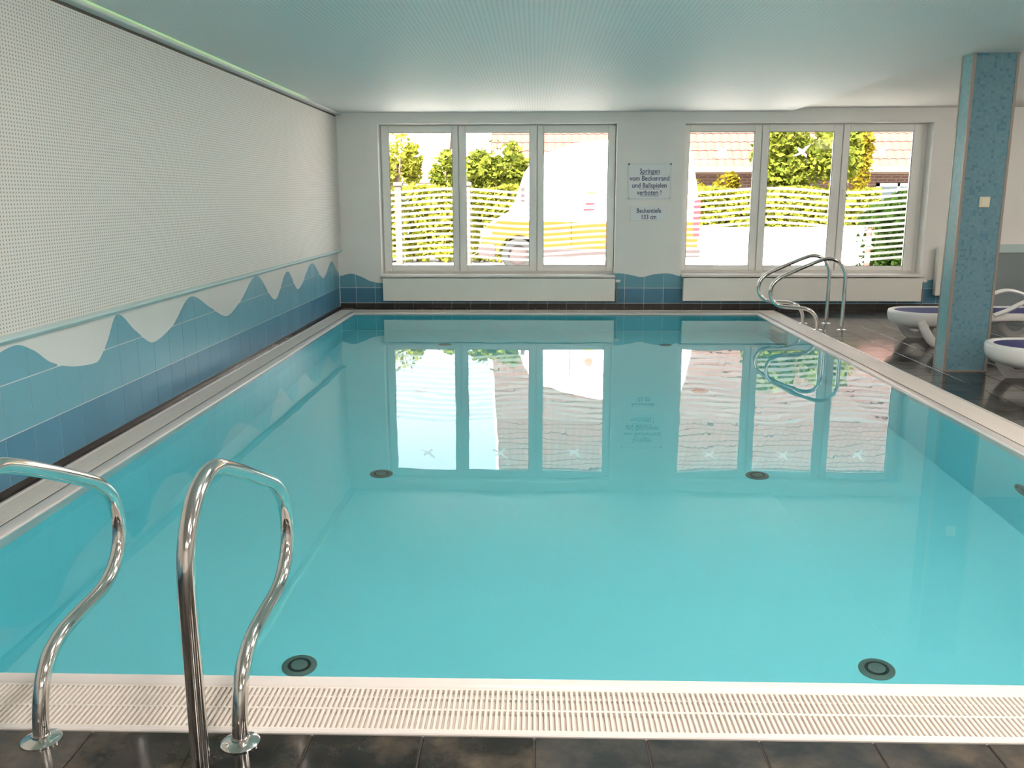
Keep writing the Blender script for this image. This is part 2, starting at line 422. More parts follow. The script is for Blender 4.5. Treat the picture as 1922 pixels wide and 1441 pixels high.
# the rest of the slate: far strip, left strip, and what lies out of view
rest = MB()
for j in range(0, 18):
    for i in range(-8, 33):
        x = i * T + 0.002; y = OY0 - (j + 4) * T
        if x + T < XR and y > YB: rest.bevbox(x + 0.002, x + T - 0.003, y + 0.002, y + T - 0.003, -0.014, 0, 0.0025)
for j in range(3):
    for i in range(14, 24):
        x = i * T + 0.002; y = OY0 - (j + 1) * T
        rest.bevbox(x + 0.002, x + T - 0.003, y + 0.002, y + T - 0.003, -0.014, 0, 0.0025)
for j in range(11):
    for i in range(14):
        x = OX1 + i * T; y = OY0 + 0.04 + j * T - 0.055
        if x + T < XR: rest.bevbox(x + 0.002, x + T - 0.003, max(y, OY0) + 0.002, y + T - 0.003, -0.014, 0, 0.0025)
for j in range(21):
    for i in range(11, 14):
        x = OX1 + i * T; y = 5.545 + j * T
        rest.bevbox(x + 0.002, x + T - 0.003, y + 0.002, y + T - 0.003, -0.014, 0, 0.0025)
for i in range(-8, 11):
    x = i * T + 0.002
    rest.bevbox(max(x, XL) + 0.002, min(x + T, OX1) - 0.003, OY1 + 0.002, YF - 0.002, -0.014, 0, 0.0025)
for j in range(32):
    y = OY0 + j * T
    rest.bevbox(XL + 0.002, OX0 - 0.002, y + 0.002, min(y + T, YF) - 0.003, -0.014, 0, 0.0025)
r_o = rest.build('floor_tile_remainder', M['slate'], floor); r_o['kind'] = 'stuff'

# ------------------------------------------------------------------ left wall: plaster, blue wave tiles, acoustic panel
wl = MB().box(XL - 0.25, XL, YB, YF + 0.3, -0.12, 2.75)
wall_left = struct(wl.build('wall_left', M['white_tile']), 'white wall with a blue tiled wave along its foot')
WAVE = [(-4.6, .60), (-4.0, .72), (-3.4, .50), (-2.8, .72), (-2.2, .49), (-1.6, .70), (-1.0, .50), (-0.4, .72), (0.2, .49), (0.8, .71), (1.4, .50), (2.0, .72), (2.6, .49), (3.2, .70), (3.75, .50),
        (4.255, .700), (4.40, .718), (4.55, .67), (4.718, .572), (4.981, .502), (5.211, .482), (5.353, .566), (5.531, .730), (5.771, .590), (6.027, .475), (6.342, .531), (6.754, .712), (7.151, .580),
        (7.53, .464), (7.883, .545), (8.381, .733), (8.97, .448), (9.455, .69), (9.853, .464), (10.519, .697), (11.075, .477), (11.544, .65), (11.96, .47)]
def smoothcurve(pts):
    def f(x):
        if x <= pts[0][0]: return pts[0][1]
        for i in range(len(pts) - 1):
            if x <= pts[i + 1][0]:
                (x1, y1), (x2, y2) = pts[i], pts[i + 1]
                def slope(k):
                    if k <= 0 or k >= len(pts) - 1: return 0.0
                    a = (pts[k][1] - pts[k - 1][1]) / (pts[k][0] - pts[k - 1][0]); b = (pts[k + 1][1] - pts[k][1]) / (pts[k + 1][0] - pts[k][0])
                    return 0.0 if a * b <= 0 else 2 * a * b / (a + b)
                h = x2 - x1; t = (x - x1) / h; m1, m2 = slope(i) * h, slope(i + 1) * h
                return (2 * t ** 3 - 3 * t * t + 1) * y1 + (t ** 3 - 2 * t * t + t) * m1 + (-2 * t ** 3 + 3 * t * t) * y2 + (t ** 3 - t * t) * m2
        return pts[-1][1]
    return f
wave_l = smoothcurve(WAVE)
def tile_cell(a0, a1, z0, z1, wave, d0, d1, axis, m, parent, nm='wall_tile'):
    """one glazed tile, its top cut along the wave where that runs through it"""
    n = 10; xs = [a0 + (a1 - a0) * i / n for i in range(n + 1)]
    tops = [min(z1, wave(x)) if wave else z1 for x in xs]
    run = []; runs = []
    for x, t in zip(xs, tops):
        if t > z0 + 0.004: run.append((x, t))
        else:
            if len(run) > 1: runs.append(run)
            run = []
    if len(run) > 1: runs.append(run)
    for r in runs:
        if all(abs(t - z1) < 1e-6 for _, t in r): r = [r[0], r[-1]]
        pts = [(r[0][0], z0), (r[-1][0], z0)] + [(x, t) for x, t in reversed(r)]
        MB().prism(pts, d0, d1, axis).build(nm, m, parent)
TW = 0.2565; G = 0.0022
y = 4.232 - TW * 34
while y < YF - 0.02:
    a0, a1 = max(y + G, YB), min(y + TW - G, YF)
    if a1 - a0 > 0.02:
        tile_cell(a0, a1, 0.030, 0.272, None, XL, XL + 0.0018, 0, M['tile_dark'], wall_left)
        tile_cell(a0, a1, 0.277, 0.536, wave_l, XL, XL + 0.0018, 0, M['tile_light'], wall_left)
        tile_cell(a0, a1, 0.541, 0.745, wave_l, XL, XL + 0.0018, 0, M['tile_light'], wall_left)
    y += TW
struct(MB().box(XL, XL + 0.013, YB, YF, 0.0, 0.028).build('baseboard_left', M['skirting']), 'low dark skirting at the foot of the blue tiles')
pan = MB().box(XL, -2.585, YB, YF - 0.002, 0.79, 2.475).build('acoustic_panel', M['panel'], wall_left)
pan['label'] = 'white perforated acoustic panel'
led = MB().prism([(XL, 0.742), (-2.60, 0.742), (-2.568, 0.765), (-2.568, 0.778), (-2.585, 0.790), (XL, 0.790)], YB, YF - 0.002, 1)
struct(led.build('trim_1', M['aqua']), 'pale aqua ledge below the perforated panel')
# cove profile at the ceiling with its green strip light
struct(MB().box(XL, -2.592, YB, YF - 0.002, 2.476, 2.60).build('trim_2', M['shadow_gap']), 'strip coloured dark as the shade in the gap above the perforated panel')
struct(MB().bevbox(-2.592, -2.515, YB, YF - 0.002, 2.495, 2.545, 0.004, -3).build('trim_3', M['cornice']), 'grey cornice profile along the ceiling edge')
strip = MB().box(-2.514, -2.508, YB + 0.1, 10.2, 2.534, 2.540).build('led_strip', M['led'])
tag(strip, 'glowing green strip light in the ceiling edge above the perforated wall', 'strip light')

# ------------------------------------------------------------------ ceiling
ce = MB().box(-2.507, 3.25, YB, YF, ZC, ZC + 0.04)
ce.prism([(3.25, ZC + 0.04), (3.25, ZC), (3.31, ZC + 0.04)], YB, YF, 1)
struct(ce.build('ceiling', M['ceiling']), 'perforated white suspended ceiling over the pool')
c2 = MB().box(XL, XR, YB, YF + 0.3, ZC2, ZC2 + 0.2)
struct(c2.build('ceiling_slab', M['ceiling_plain']), 'plain ceiling beside the pool')

# ------------------------------------------------------------------ far wall with two openings
W1 = (-2.055, 1.045, 0.452, 2.388); W2 = (1.915, 5.065, 0.462, 2.388)
wf = MB(); YT = YF + 0.30
wf.box(XL, XR, YF, YT, -0.12, W1[2]); wf.box(XL, XR, YF, YT, W1[3], 2.75)
wf.box(XL, W1[0], YF, YT, W1[2], W1[3]); wf.box(W1[1], W2[0], YF, YT, W1[2], W1[3]); wf.box(W2[1], XR, YF, YT, W1[2], W1[3])
wall_far = struct(wf.build('wall_far', M['wall']), 'white end wall with two wide windows')
wave_f = smoothcurve([(-2.63, .43), (-2.47, .462), (-2.33, .42), (-2.2, .36), (-2.06, .338), (-1.5, .42), (-.9, .35), (-.3, .42), (.4, .35), (.9, .45), (1.096, .470), (1.239, .452), (1.407, .420), (1.572, .457), (1.738, .470), (1.906, .433), (2.4, .36), (3.0, .43), (3.7, .36), (4.4, .43), (4.95, .36), (5.15, .38), (5.35, .40), (5.8, .36), (7.5, .42)])
x = 1.185 - TW * 15
while x < 5.85:
    a0, a1 = max(x + G, XL + 0.011), min(x + TW - G, 5.85)
    if a1 - a0 > 0.02:
        tile_cell(a0, a1, 0.074, 0.272, None, YF - 0.0018, YF, 1, M['tile_dark'], wall_far)
        tile_cell(a0, a1, 0.277, 0.50, wave_f, YF - 0.0018, YF, 1, M['tile_light'], wall_far)
        tile_cell(a0, a1, 0.001, 0.069, None, YF - 0.013, YF, 1, M['skirting'], wall_far, 'skirting_tile')
    x += TW
dd = MB().box(5.86, XR, YF - 0.03, YF, 0.0, 0.745)
struct(dd.build('trim_4', M['dado']), 'grey wainscot on the end wall beside the mosaic column')
struct(MB().box(5.86, XR, YF - 0.04, YF, 0.745, 0.85).build('trim_5', M['aqua']), 'pale aqua band on top of the grey wainscot')

# ------------------------------------------------------------------ other walls
struct(MB().box(XR, XR + 0.25, YB, YT, -0.12, 2.75).build('wall_right', M['wall']), 'plain wall behind the loungers')
struct(MB().box(XL - 0.25, XR + 0.25, YB - 0.25, YB, -0.12, 2.75).build('wall_back', M['wall']), 'plain wall behind the photographer')

# ------------------------------------------------------------------ windows
YP = 12.15
def stripe_top(x): return 1.56 + 0.028 * math.cos(2 * PI * (x + 1.1) / 2.1)
def bird_shape():
    return [(-.135, -.055), (-.085, -.040), (-.040, -.015), (-.075, .025), (-.060, .062), (-.020, .035), (.010, .030), (.050, .070), (.120, .098), (.085, .055),
            (.050, .015), (.040, -.020), (.075, -.050), (.060, -.085), (.025, -.055), (-.005, -.035), (-.050, -.055), (-.090, -.070)]
def window(idx, op, sashes, label):
    x0, x1, z0, z1 = op
    w = struct(empty('window_%d' % idx, ((x0 + x1) / 2, YP, z0)), label)
    inv = Vector((-(x0 + x1) / 2, -YP, -z0))
    def put(mb, nm, m, par=None, **k):
        o = mb.build(nm, m, w if par is None else par, **k)
        if par is None: o.location = inv
        return o
    fr = MB(); fx0, fx1 = sashes[0][0], sashes[-1][1]
    fr.box(x0, fx0 + 0.045, YP - 0.01, YP + 0.07, z0, z1); fr.box(fx1 - 0.045, x1, YP - 0.01, YP + 0.07, z0, z1)
    fr.box(fx0 + 0.045, fx1 - 0.045, YP - 0.01, YP + 0.07, z0, z0 + 0.05); fr.box(fx0 + 0.045, fx1 - 0.045, YP - 0.01, YP + 0.07, z1 - 0.045, z1)
    for s in sashes[:-1]: fr.box(s[1] - 0.02, s[1] + 0.02, YP - 0.005, YP + 0.07, z0 + 0.05, z1 - 0.045)
    put(fr, 'frame', M['upvc'], bevel=0.004)
    for k, (a, b, p0, p1) in enumerate(sashes):
        s = MB(); sz0, sz1, g0, g1 = z0 + 0.03, z1 - 0.012, 0.555, 2.288
        ys0, ys1 = YP - 0.035, YP + 0.03
        aa, bb = a + 0.006, b - 0.006
        s.box(aa, p0, ys0, ys1, sz0, sz1); s.box(p1, bb, ys0, ys1, sz0, sz1)
        s.box(p0, p1, ys0, ys1, sz0, g0); s.box(p0, p1, ys0, ys1, g1, sz1)
        so = put(s, 'sash', M['upvc'], bevel=0.006)
        gk = MB()
        for q in ((p0, p0 + .006, g0, g1), (p1 - .006, p1, g0, g1), (p0, p1, g0, g0 + .006), (p0, p1, g1 - .006, g1)):
            gk.box(q[0], q[1], YP - .02, YP - .012, q[2], q[3])
        gk.build('gasket', M['gasket'], so)
        MB().box(p0, p1, YP - 0.010, YP - 0.004, g0, g1).build('pane', M['glass'], so)
        n = 12
        for r in range(14):
            pts_t = []; pts_b = []
            for i in range(n + 1):
                xx = p0 + 0.002 + (p1 - p0 - 0.004) * i / n; zt = stripe_top(xx) - r * 0.0735
                pts_t.append((xx, zt)); pts_b.append((xx, zt - 0.036))
            if min(p[1] for p in pts_b) < g0 + 0.005: break
            MB().strip(pts_b, pts_t, YP - 0.0108).build('film_stripe', M['film'], so)
        cxp = (p0 + p1) / 2 + 0.02
        bo = MB().add([(cxp + q[0] * 0.9, YP - 0.0108, 2.04 + q[1] * 0.9) for q in bird_shape()], [tuple(range(18))]).build('bird_decal', M['decal'], so)
        bo['label'] = 'white bird silhouette sticker'
        if k in (1, 2):                                         # lever handle on the meeting stile
            hx = (a + 0.045) if k == 2 else (b - 0.055 if idx == 2 else a + 0.045)
            h = MB(); h.box(hx - .014, hx + .014, ys0 - .008, ys0, 1.50, 1.58); h.box(hx - .009, hx + .009, ys0 - .04, ys0 - .006, 1.53, 1.55); h.box(hx - .010, hx + .010, ys0 - .045, ys0 - .032, 1.42, 1.555)
            h.build('handle', M['upvc'], so, bevel=0.003)
    return w
window(1, W1, [(-2.043, -1.022, -1.940, -1.103), (-1.022, 0.014, -0.928, -0.084), (0.014, 1.045, 0.100, 0.944)], 'white three-part window left of the signs')
window(2, W2, [(1.915, 2.935, 2.000, 2.842), (2.935, 3.980, 3.030, 3.868), (3.980, 5.010, 4.068, 4.888)], 'white three-part window right of the signs')
for k, W in enumerate((W1, W2)):
    s = MB().box(W[0] - 0.0, W[1] + 0.0, YF - 0.135, YP - 0.01, W[2] - 0.030, W[2] + 0.002)
    tag(s.build('window_sill', M['sill'], bevel=0.006), ['pale stone sill under the window left of the signs', 'pale stone sill under the window behind the far pool ladder'][k], 'window sill', 'window sills')

# ------------------------------------------------------------------ radiators
def radiator(x0, x1, z0, z1, label, y1=YF - 0.026, th=0.10, valve=True):
    r = empty('radiator', ((x0 + x1) / 2, y1, 0)); tag(r, label, 'radiator', 'flat panel radiators')
    off = Vector((-(x0 + x1) / 2, -y1, 0))
    o = MB().box(x0, x1, y1 - th, y1 - th + 0.018, z0, z1).build('front_panel', M['radiator'], r, bevel=0.006); o.location = off
    b = MB().box(x0 + .01, x1 - .01, y1 - 0.035, y1 - 0.012, z0 + .01, z1 - .01)
    o = b.build('rear_panel', M['radiator'], r); o.location = off
    g = MB()
    n = max(2, int((x1 - x0) / 0.05))
    for i in range(n):
        xx = x0 + .02 + (x1 - x0 - .04) * i / (n - 1); g.box(xx - .002, xx + .002, y1 - th + .018, y1 - .035, z1 - .012, z1 - .004)
    g.box(x0, x0 + .004, y1 - th + .018, y1 - .02, z0 + .01, z1 - .004); g.box(x1 - .004, x1, y1 - th + .018, y1 - .02, z0 + .01, z1 - .004)
    o = g.build('top_grille', M['radiator'], r); o.location = off; o['kind'] = 'stuff'
    for xx in (x0 + .3, x1 - .3):
        o = MB().box(xx - .015, xx + .015, y1 - .036, y1 + .012, z0 + .04, z1 - .04).build('wall_bracket', M['radiator'], r); o.location = off
    if valve:
        v = MB().lathe([(0.0, 0), (.018, 0), (.02, .012), (.02, .05), (.014, .06), (0, .06)], (x1 + .012, y1 - .055, z1 - .04), 0, 14)
        o = v.build('valve', M['plastic'], r, smooth=True); o.location = off
        pz = MB().tube([(x1 + .03, y1 - .055, z1 - .05), (x1 + .03, y1 - .055, 0.07), (x1 + .03, y1 - .02, 0.04), (x1 + .03, y1 + .005, 0.04)], .008, 8)
        o = pz.build('pipe', M['strip'], r, smooth=True); o.location = off
    return r
radiator(-2.025, 1.045, 0.110, 0.412, 'long low radiator below the window left of the signs')
radiator(1.94, 5.045, 0.115, 0.418, 'long low radiator below the window behind the far pool ladder')
radiator(5.215, 5.80, 0.19, 0.825, 'tall radiator beyond the window, half hidden by the mosaic column', valve=False)

# ------------------------------------------------------------------ signs
def sign(x0, x1, z0, z1, label, lines, fs, screws):
    s = empty('notice_sign', ((x0 + x1) / 2, YF - 0.004, (z0 + z1) / 2)); tag(s, label, 'sign')
    w, h = (x1 - x0) / 2, (z1 - z0) / 2
    MB().box(-w, w, -0.004, 0.004, -h, h).build('board', M['sign'], s, bevel=0.003)
    b = MB(); t = 0.006
    for q in ((-w + .015, w - .015, h - .015 - t, h - .015), (-w + .015, w - .015, -h + .015, -h + .015 + t), (-w + .015, -w + .015 + t, -h + .015, h - .015), (w - .015 - t, w - .015, -h + .015, h - .015)):
        b.box(q[0], q[1], -.0052, -.0042, q[2], q[3])
    if screws: b.build('border_line', M['screw'] if False else M['cornice'], s)
    for (txt, z, ul) in lines:
        o = text_mesh('lettering', txt, fs, M['ink'], s, (0, -0.0052, z), sx=0.86, bold=0.0015)
        if ul:
            hw = ul / 2
            MB().box(-hw, hw, -.0055, -.0042, z - fs * .50, z - fs * .44).build('underline', M['ink'], s)
    if screws:
        for sx in (-1, 1):
            for sz in (-1, 1):
                MB().lathe([(0.012, .004), (0.012, -.003), (0, -.007)], (sx * (w - .02), -.0045, sz * (h - .02)), 1, 12).build('screw', M['screw'] if sz > 0 else M['cornice'], s)
    return s
sign(1.184, 1.762, 1.423, 1.895, 'white notice with four lines of text between the windows', [('Springen', .125, .25), ('vom Beckenrand', .035, 0), ('und Ballspielen', -.055, .27), ('verboten !', -.145, .25)], 0.088, True)
sign(1.235, 1.714, 1.157, 1.335, 'smaller pool depth sign below the four-line notice', [('Beckentiefe', .036, 0), ('133 cm', -.044, 0)], 0.080, False)

# ------------------------------------------------------------------ pool basin, rim, inlets
pool = empty('swimming_pool', ((PX0 + PX1) / 2, (PY0 + PY1) / 2, -DEPTH)); tag(pool, 'long turquoise swimming pool basin sunk in the slate floor', 'pool')
def inpool(o): o.location = -pool.location; return o
ZB = -DEPTH
bs = MB()
def wall_quad(a, b, c, d): bs.add([a, b, c, d], [(0, 1, 2, 3)])
bs.box(PX0 - 0.2, PX1 + 0.2, PY0 - 0.2, PY1 + 0.2, ZB - 0.2, ZB)
bs.box(PX0 - 0.2, PX0, PY0 - 0.2, PY1 + 0.2, ZB, -0.13); bs.box(PX1, PX1 + 0.2, PY0 - 0.2, PY1 + 0.2, ZB, -0.13)
bs.box(PX0, PX1, PY0 - 0.2, PY0, ZB, -0.13); bs.box(PX0, PX1, PY1, PY1 + 0.2, ZB, -0.13)
inpool(bs.build('basin', M['liner'], pool))
RIM = 0.08
def ring(x0, x1, y0, y1, prof):
    """closed frame; prof = list of (outward offset, z)"""
    mb = MB(); vs = []; n = len(prof)
    for (cx_, cy_, sx, sy) in ((x0, y0, -1, -1), (x1, y0, 1, -1), (x1, y1, 1, 1), (x0, y1, -1, 1)):
        for (o_, z_) in prof: vs.append((cx_ + sx * o_, cy_ + sy * o_, z_))
    fs = []
    for k in range(4):
        for i in range(n):
            a = k * n + i; b = k * n + (i + 1) % n; c = ((k + 1) % 4) * n + (i + 1) % n; d = ((k + 1) % 4) * n + i
            fs.append((a, b, c, d))
    return mb.add(vs, fs)
rim = ring(PX0, PX1, PY0, PY1, [(0, -0.13), (0, -0.030), (.004, -0.014), (.012, -0.005), (.028, 0.001), (.055, 0.002), (.072, -0.002), (.078, -0.008), (.078, -0.13)])
inpool(rim.build('rim', M['rim'], pool, smooth=True, angle=60))
ch = MB()                                                        # overflow channel under the gratings
def outer(o): return None
CX0, CX1, CY0, CY1 = OX0, OX1, OY0, OY1
ix0, ix1, iy0, iy1 = PX0 - .078, PX1 + .078, PY0 - .078, PY1 + .078
ch.box(CX0, CX1, CY0, iy0, -0.115, -0.0140); ch.box(CX0, CX1, iy1, CY1, -0.115, -0.0140)
ch.box(CX0, ix0, iy0, iy1, -0.115, -0.0140); ch.box(ix1, CX1, iy0, iy1, -0.115, -0.0140)
inpool(ch.build('overflow_channel', M['gutter'], pool))
ef = MB(); e = 0.022                                             # outer edge frame
for q in ((CX0, CX1, CY0, CY0 + e), (CX0, CX1, CY1 - e, CY1), (CX0, CX0 + e, CY0 + e, CY1 - e), (CX1 - e, CX1, CY0 + e, CY1 - e)):
    ef.bevbox(q[0], q[1], q[2], q[3], -0.0140, 0.004, 0.003)
inpool(ef.build('channel_edge', M['rim'], pool))
def inlet(loc, wall=False):
    t = empty('floor_inlet' if not wall else 'wall_fitting', Vector(loc) - pool.location, parent=pool)
    if wall: t.rotation_euler = (0, -PI / 2, 0)
    t.scale = (.8, .8, .8)
    MB().lathe([(.098, 0.0), (.098, .008), (.088, .014), (.066, .015), (.066, .006)], seg=28).build('ring', M['inlet'], t, smooth=True)
    MB().lathe([(.067, .001), (.067, .0065), (.046, .007), (.046, .001)], seg=28).build('slot', M['inlet_dark'], t, smooth=True)
    MB().lathe([(.047, .001), (.047, .018), (.038, .024), (.012, .026), (0, .026)], seg=28).build('cap', M['inlet'], t, smooth=True)
    return t
for yy in (3.71, 5.96, 8.2, 10.45):
    for xx in (-1.07, 1.535): inlet((xx, yy, ZB))
# fitting on the right-hand pool wall
inlet((PX1, 5.02, -0.68), True)

wt = MB().add([(PX0 - .001, PY0 - .001, ZW), (PX1 + .001, PY0 - .001, ZW), (PX1 + .001, PY1 + .001, ZW), (PX0 - .001, PY1 + .001, ZW)], [(0, 1, 2, 3)])
water = tag(wt.build('pool_water', M['water']), 'still turquoise water filling the pool, mirroring the windows', 'water', kind='stuff')

# ------------------------------------------------------------------ overflow gratings
def grating(label, x0, x1, y0, y1, along, single):
    """slats lie across the channel; along = 'x' or 'y' is the channel's direction"""
    g = empty('overflow_grating', ((x0 + x1) / 2, (y0 + y1) / 2, -0.02)); tag(g, label, 'grating', 'gratings around the pool')
    p = 0.0156; w = 0.0088 if single else 0.0128
    ln = (x1 - x0) if along == 'x' else (y1 - y0); cr = (y1 - y0) if along == 'x' else (x1 - x0)
    n = int(ln / p)
    conn = MB()
    for c, hw in ((-cr * .5 + .004, .004), (-cr * 0.02, .0045), (cr * .5 - .004, .004), (cr * 0.30, .003)):
        z1 = -0.0005 if hw > .0035 else -0.006
        if along == 'x': conn.box(-ln / 2, ln / 2, c - hw, c + hw, -0.0125, z1)
        else: conn.box(c - hw, c + hw, -ln / 2, ln / 2, -0.0125, z1)
    o = conn.build('connector', M['grate'], g); o.location = (0, 0, 0.02)
    if along == 'x': me = MB().bevbox(-w / 2, w / 2, -cr / 2, cr / 2, -0.0125, 0, 0.0016).mesh('slat', M['grate'])
    else: me = MB().bevbox(-cr / 2, cr / 2, -w / 2, w / 2, -0.0125, 0, 0.0016).mesh('slat', M['grate'])
    rest = MB()
    cand = [(-ln / 2 + (i + .5) * p) for i in range(n)]
    gx = (x0 + x1) / 2
    for c in cand:
        if single and -2.1 < gx + c < 2.05:
            link_mesh('slat', me, g, (c, 0, 0.02))
        elif along == 'x': rest.bevbox(c - w / 2, c + w / 2, -cr / 2, cr / 2, -0.0125, 0, 0.0016)
        else: rest.bevbox(-cr / 2, cr / 2, c - w / 2, c + w / 2, -0.0125, 0, 0.0016)
    o = rest.build('slat_row', M['grate'], g); o.location = (0, 0, 0.02); o['kind'] = 'stuff'
    return g
grating('white slatted grating along the near pool edge under the handrails', ix0, ix1, CY0 + e + .001, iy0 - .001, 'x', True)
grating('white slatted grating along the pool edge below the window wall', ix0, ix1, iy1 + .001, CY1 - e - .001, 'x', False)
grating('white slatted grating along the pool edge by the blue wave tiles', CX0 + e + .001, ix0 - .001, CY0 + e + .001, CY1 - e - .001, 'y', False)
grating('white slatted grating along the pool edge by the column and loungers', ix1 + .001, CX1 - e - .001, CY0 + e + .001, CY1 - e - .001, 'y', False)

# ------------------------------------------------------------------ ladders: bent steel handrails (profile: s towards the pool, z up)
PROF = [(0, 0), (0, .15), (0, .38), (0, .56), (.008, .635), (.035, .70), (.085, .755), (.15, .785), (.225, .788), (.30, .765), (.43, .712), (.60, .637), (.705, .585), (.775, .525), (.808, .455), (.808, .385), (.78, .325),
        (.725, .280), (.65, .258), (.53, .250), (.42, .238), (.345, .205), (.300, .150), (.278, .085), (.268, .0)]
def rail_mesh(name):
    pts = [(0, s, z) for s, z in PROF]
    return MB().tube(smooth_path(pts, 7), 0.0212, 20)
def ladder(loc, rz, gap, label, tread_n):
    t = empty('pool_ladder', loc, rz); tag(t, label, 'pool ladder', 'steel pool ladders')
    for sx in (-gap / 2, gap / 2):
        h = rail_mesh('handrail').build('handrail', M['steel'], t, smooth=True); h.location = (sx, 0, 0)
        for s in (0, .268):
            f = MB().lathe([(.0, .0005), (.052, .0005), (.052, .004), (.046, .008), (.030, .010), (.0235, .013), (.0235, .020), (.0205, .020)], (0, s, 0), 2, 24)
            f.build('flange', M['steel'], h, smooth=True)
    for k in range(tread_n):                                     # treads on the pool wall under water
        z = -0.16 - k * 0.25; s1 = 0.595
        tr = MB().box(-gap / 2 + .01, gap / 2 - .01, s1 + .01, s1 + .10, z - .012, z + .012)
        for q in range(5): tr.box(-gap / 2 + .02, gap / 2 - .02, s1 + .018 + q * .017, s1 + .025 + q * .017, z + .012, z + .016)
        tr.build('tread', M['steel'], t, bevel=.003)
    if tread_n:
        for sx in (-gap / 2, gap / 2):
            MB().box(sx - .012, sx + .012, .594, .63, -0.16 - (tread_n - 1) * .25 - .08, -0.10).build('stringer', M['steel'], t)
    return t
# far ladder on the right-hand edge: local +y points to -x (into the pool)
ladder((3.415, 10.265, 0), PI / 2, 0.545, 'steel pool ladder on the far right edge of the pool', 4)
# near pair of rails in the foreground: local +y points to +y
ladder((-1.065, 1.884, 0), 0.0, 0.545, 'steel pool ladder in the left foreground at the near edge', 3)

# ------------------------------------------------------------------ mosaic column
colm = empty('mosaic_column', (3.64, 7.65, 0)); tag(colm, 'square column clad in blue mosaic with metal corner strips', 'column')
KX0, KX1, KY0, KY1 = 3.462, 3.818, 7.55, 7.75
def incol(o): o.location = -colm.location; return o
incol(MB().box(KX0 + .006, KX1 - .006, KY0 + .006, KY1 - .006, 0.0, ZC2).build('core', M['column_core'], colm))
tk = 0.018
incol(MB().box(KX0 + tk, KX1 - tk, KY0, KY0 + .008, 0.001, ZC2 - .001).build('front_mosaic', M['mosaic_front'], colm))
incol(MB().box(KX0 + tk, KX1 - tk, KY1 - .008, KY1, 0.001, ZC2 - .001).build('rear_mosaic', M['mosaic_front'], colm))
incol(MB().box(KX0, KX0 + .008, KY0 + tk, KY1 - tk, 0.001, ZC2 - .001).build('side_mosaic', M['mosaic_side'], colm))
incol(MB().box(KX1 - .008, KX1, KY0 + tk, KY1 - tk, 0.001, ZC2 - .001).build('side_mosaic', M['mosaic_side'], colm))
for sx, xx in ((1, KX0), (-1, KX1)):
    for sy, yy in ((1, KY0), (-1, KY1)):
        o0, o1, o2 = -.003, .008, tk
        c = MB().prism([(xx + sx * a_, yy + sy * b_) for a_, b_ in ((o0, o0), (o2, o0), (o2, o1), (o1, o1), (o1, o2), (o0, o2))], 0.0, ZC2 - .001, 2)
        incol(c.build('corner_strip', M['strip'], colm))
b = MB()
for q in ((KX0 - .005, KX1 + .005, KY0 - .005, KY0), (KX0 - .005, KX0, KY0, KY1)): b.box(q[0], q[1], q[2], q[3], 0.0, 0.012)
incol(b.build('base_strip', M['strip'], colm))
sw = empty('light_switch', (3.657, 7.55, 1.408)); tag(sw, 'small cream switch plate on the mosaic column', 'switch')
MB().box(-.042, .042, -.011, -.0005, -.042, .042).build('plate', M['cream'], sw, bevel=.003)
MB().box(-.028, .028, -.016, -.010, -.028, .028).build('rocker', M['cream'], sw, bevel=.002)

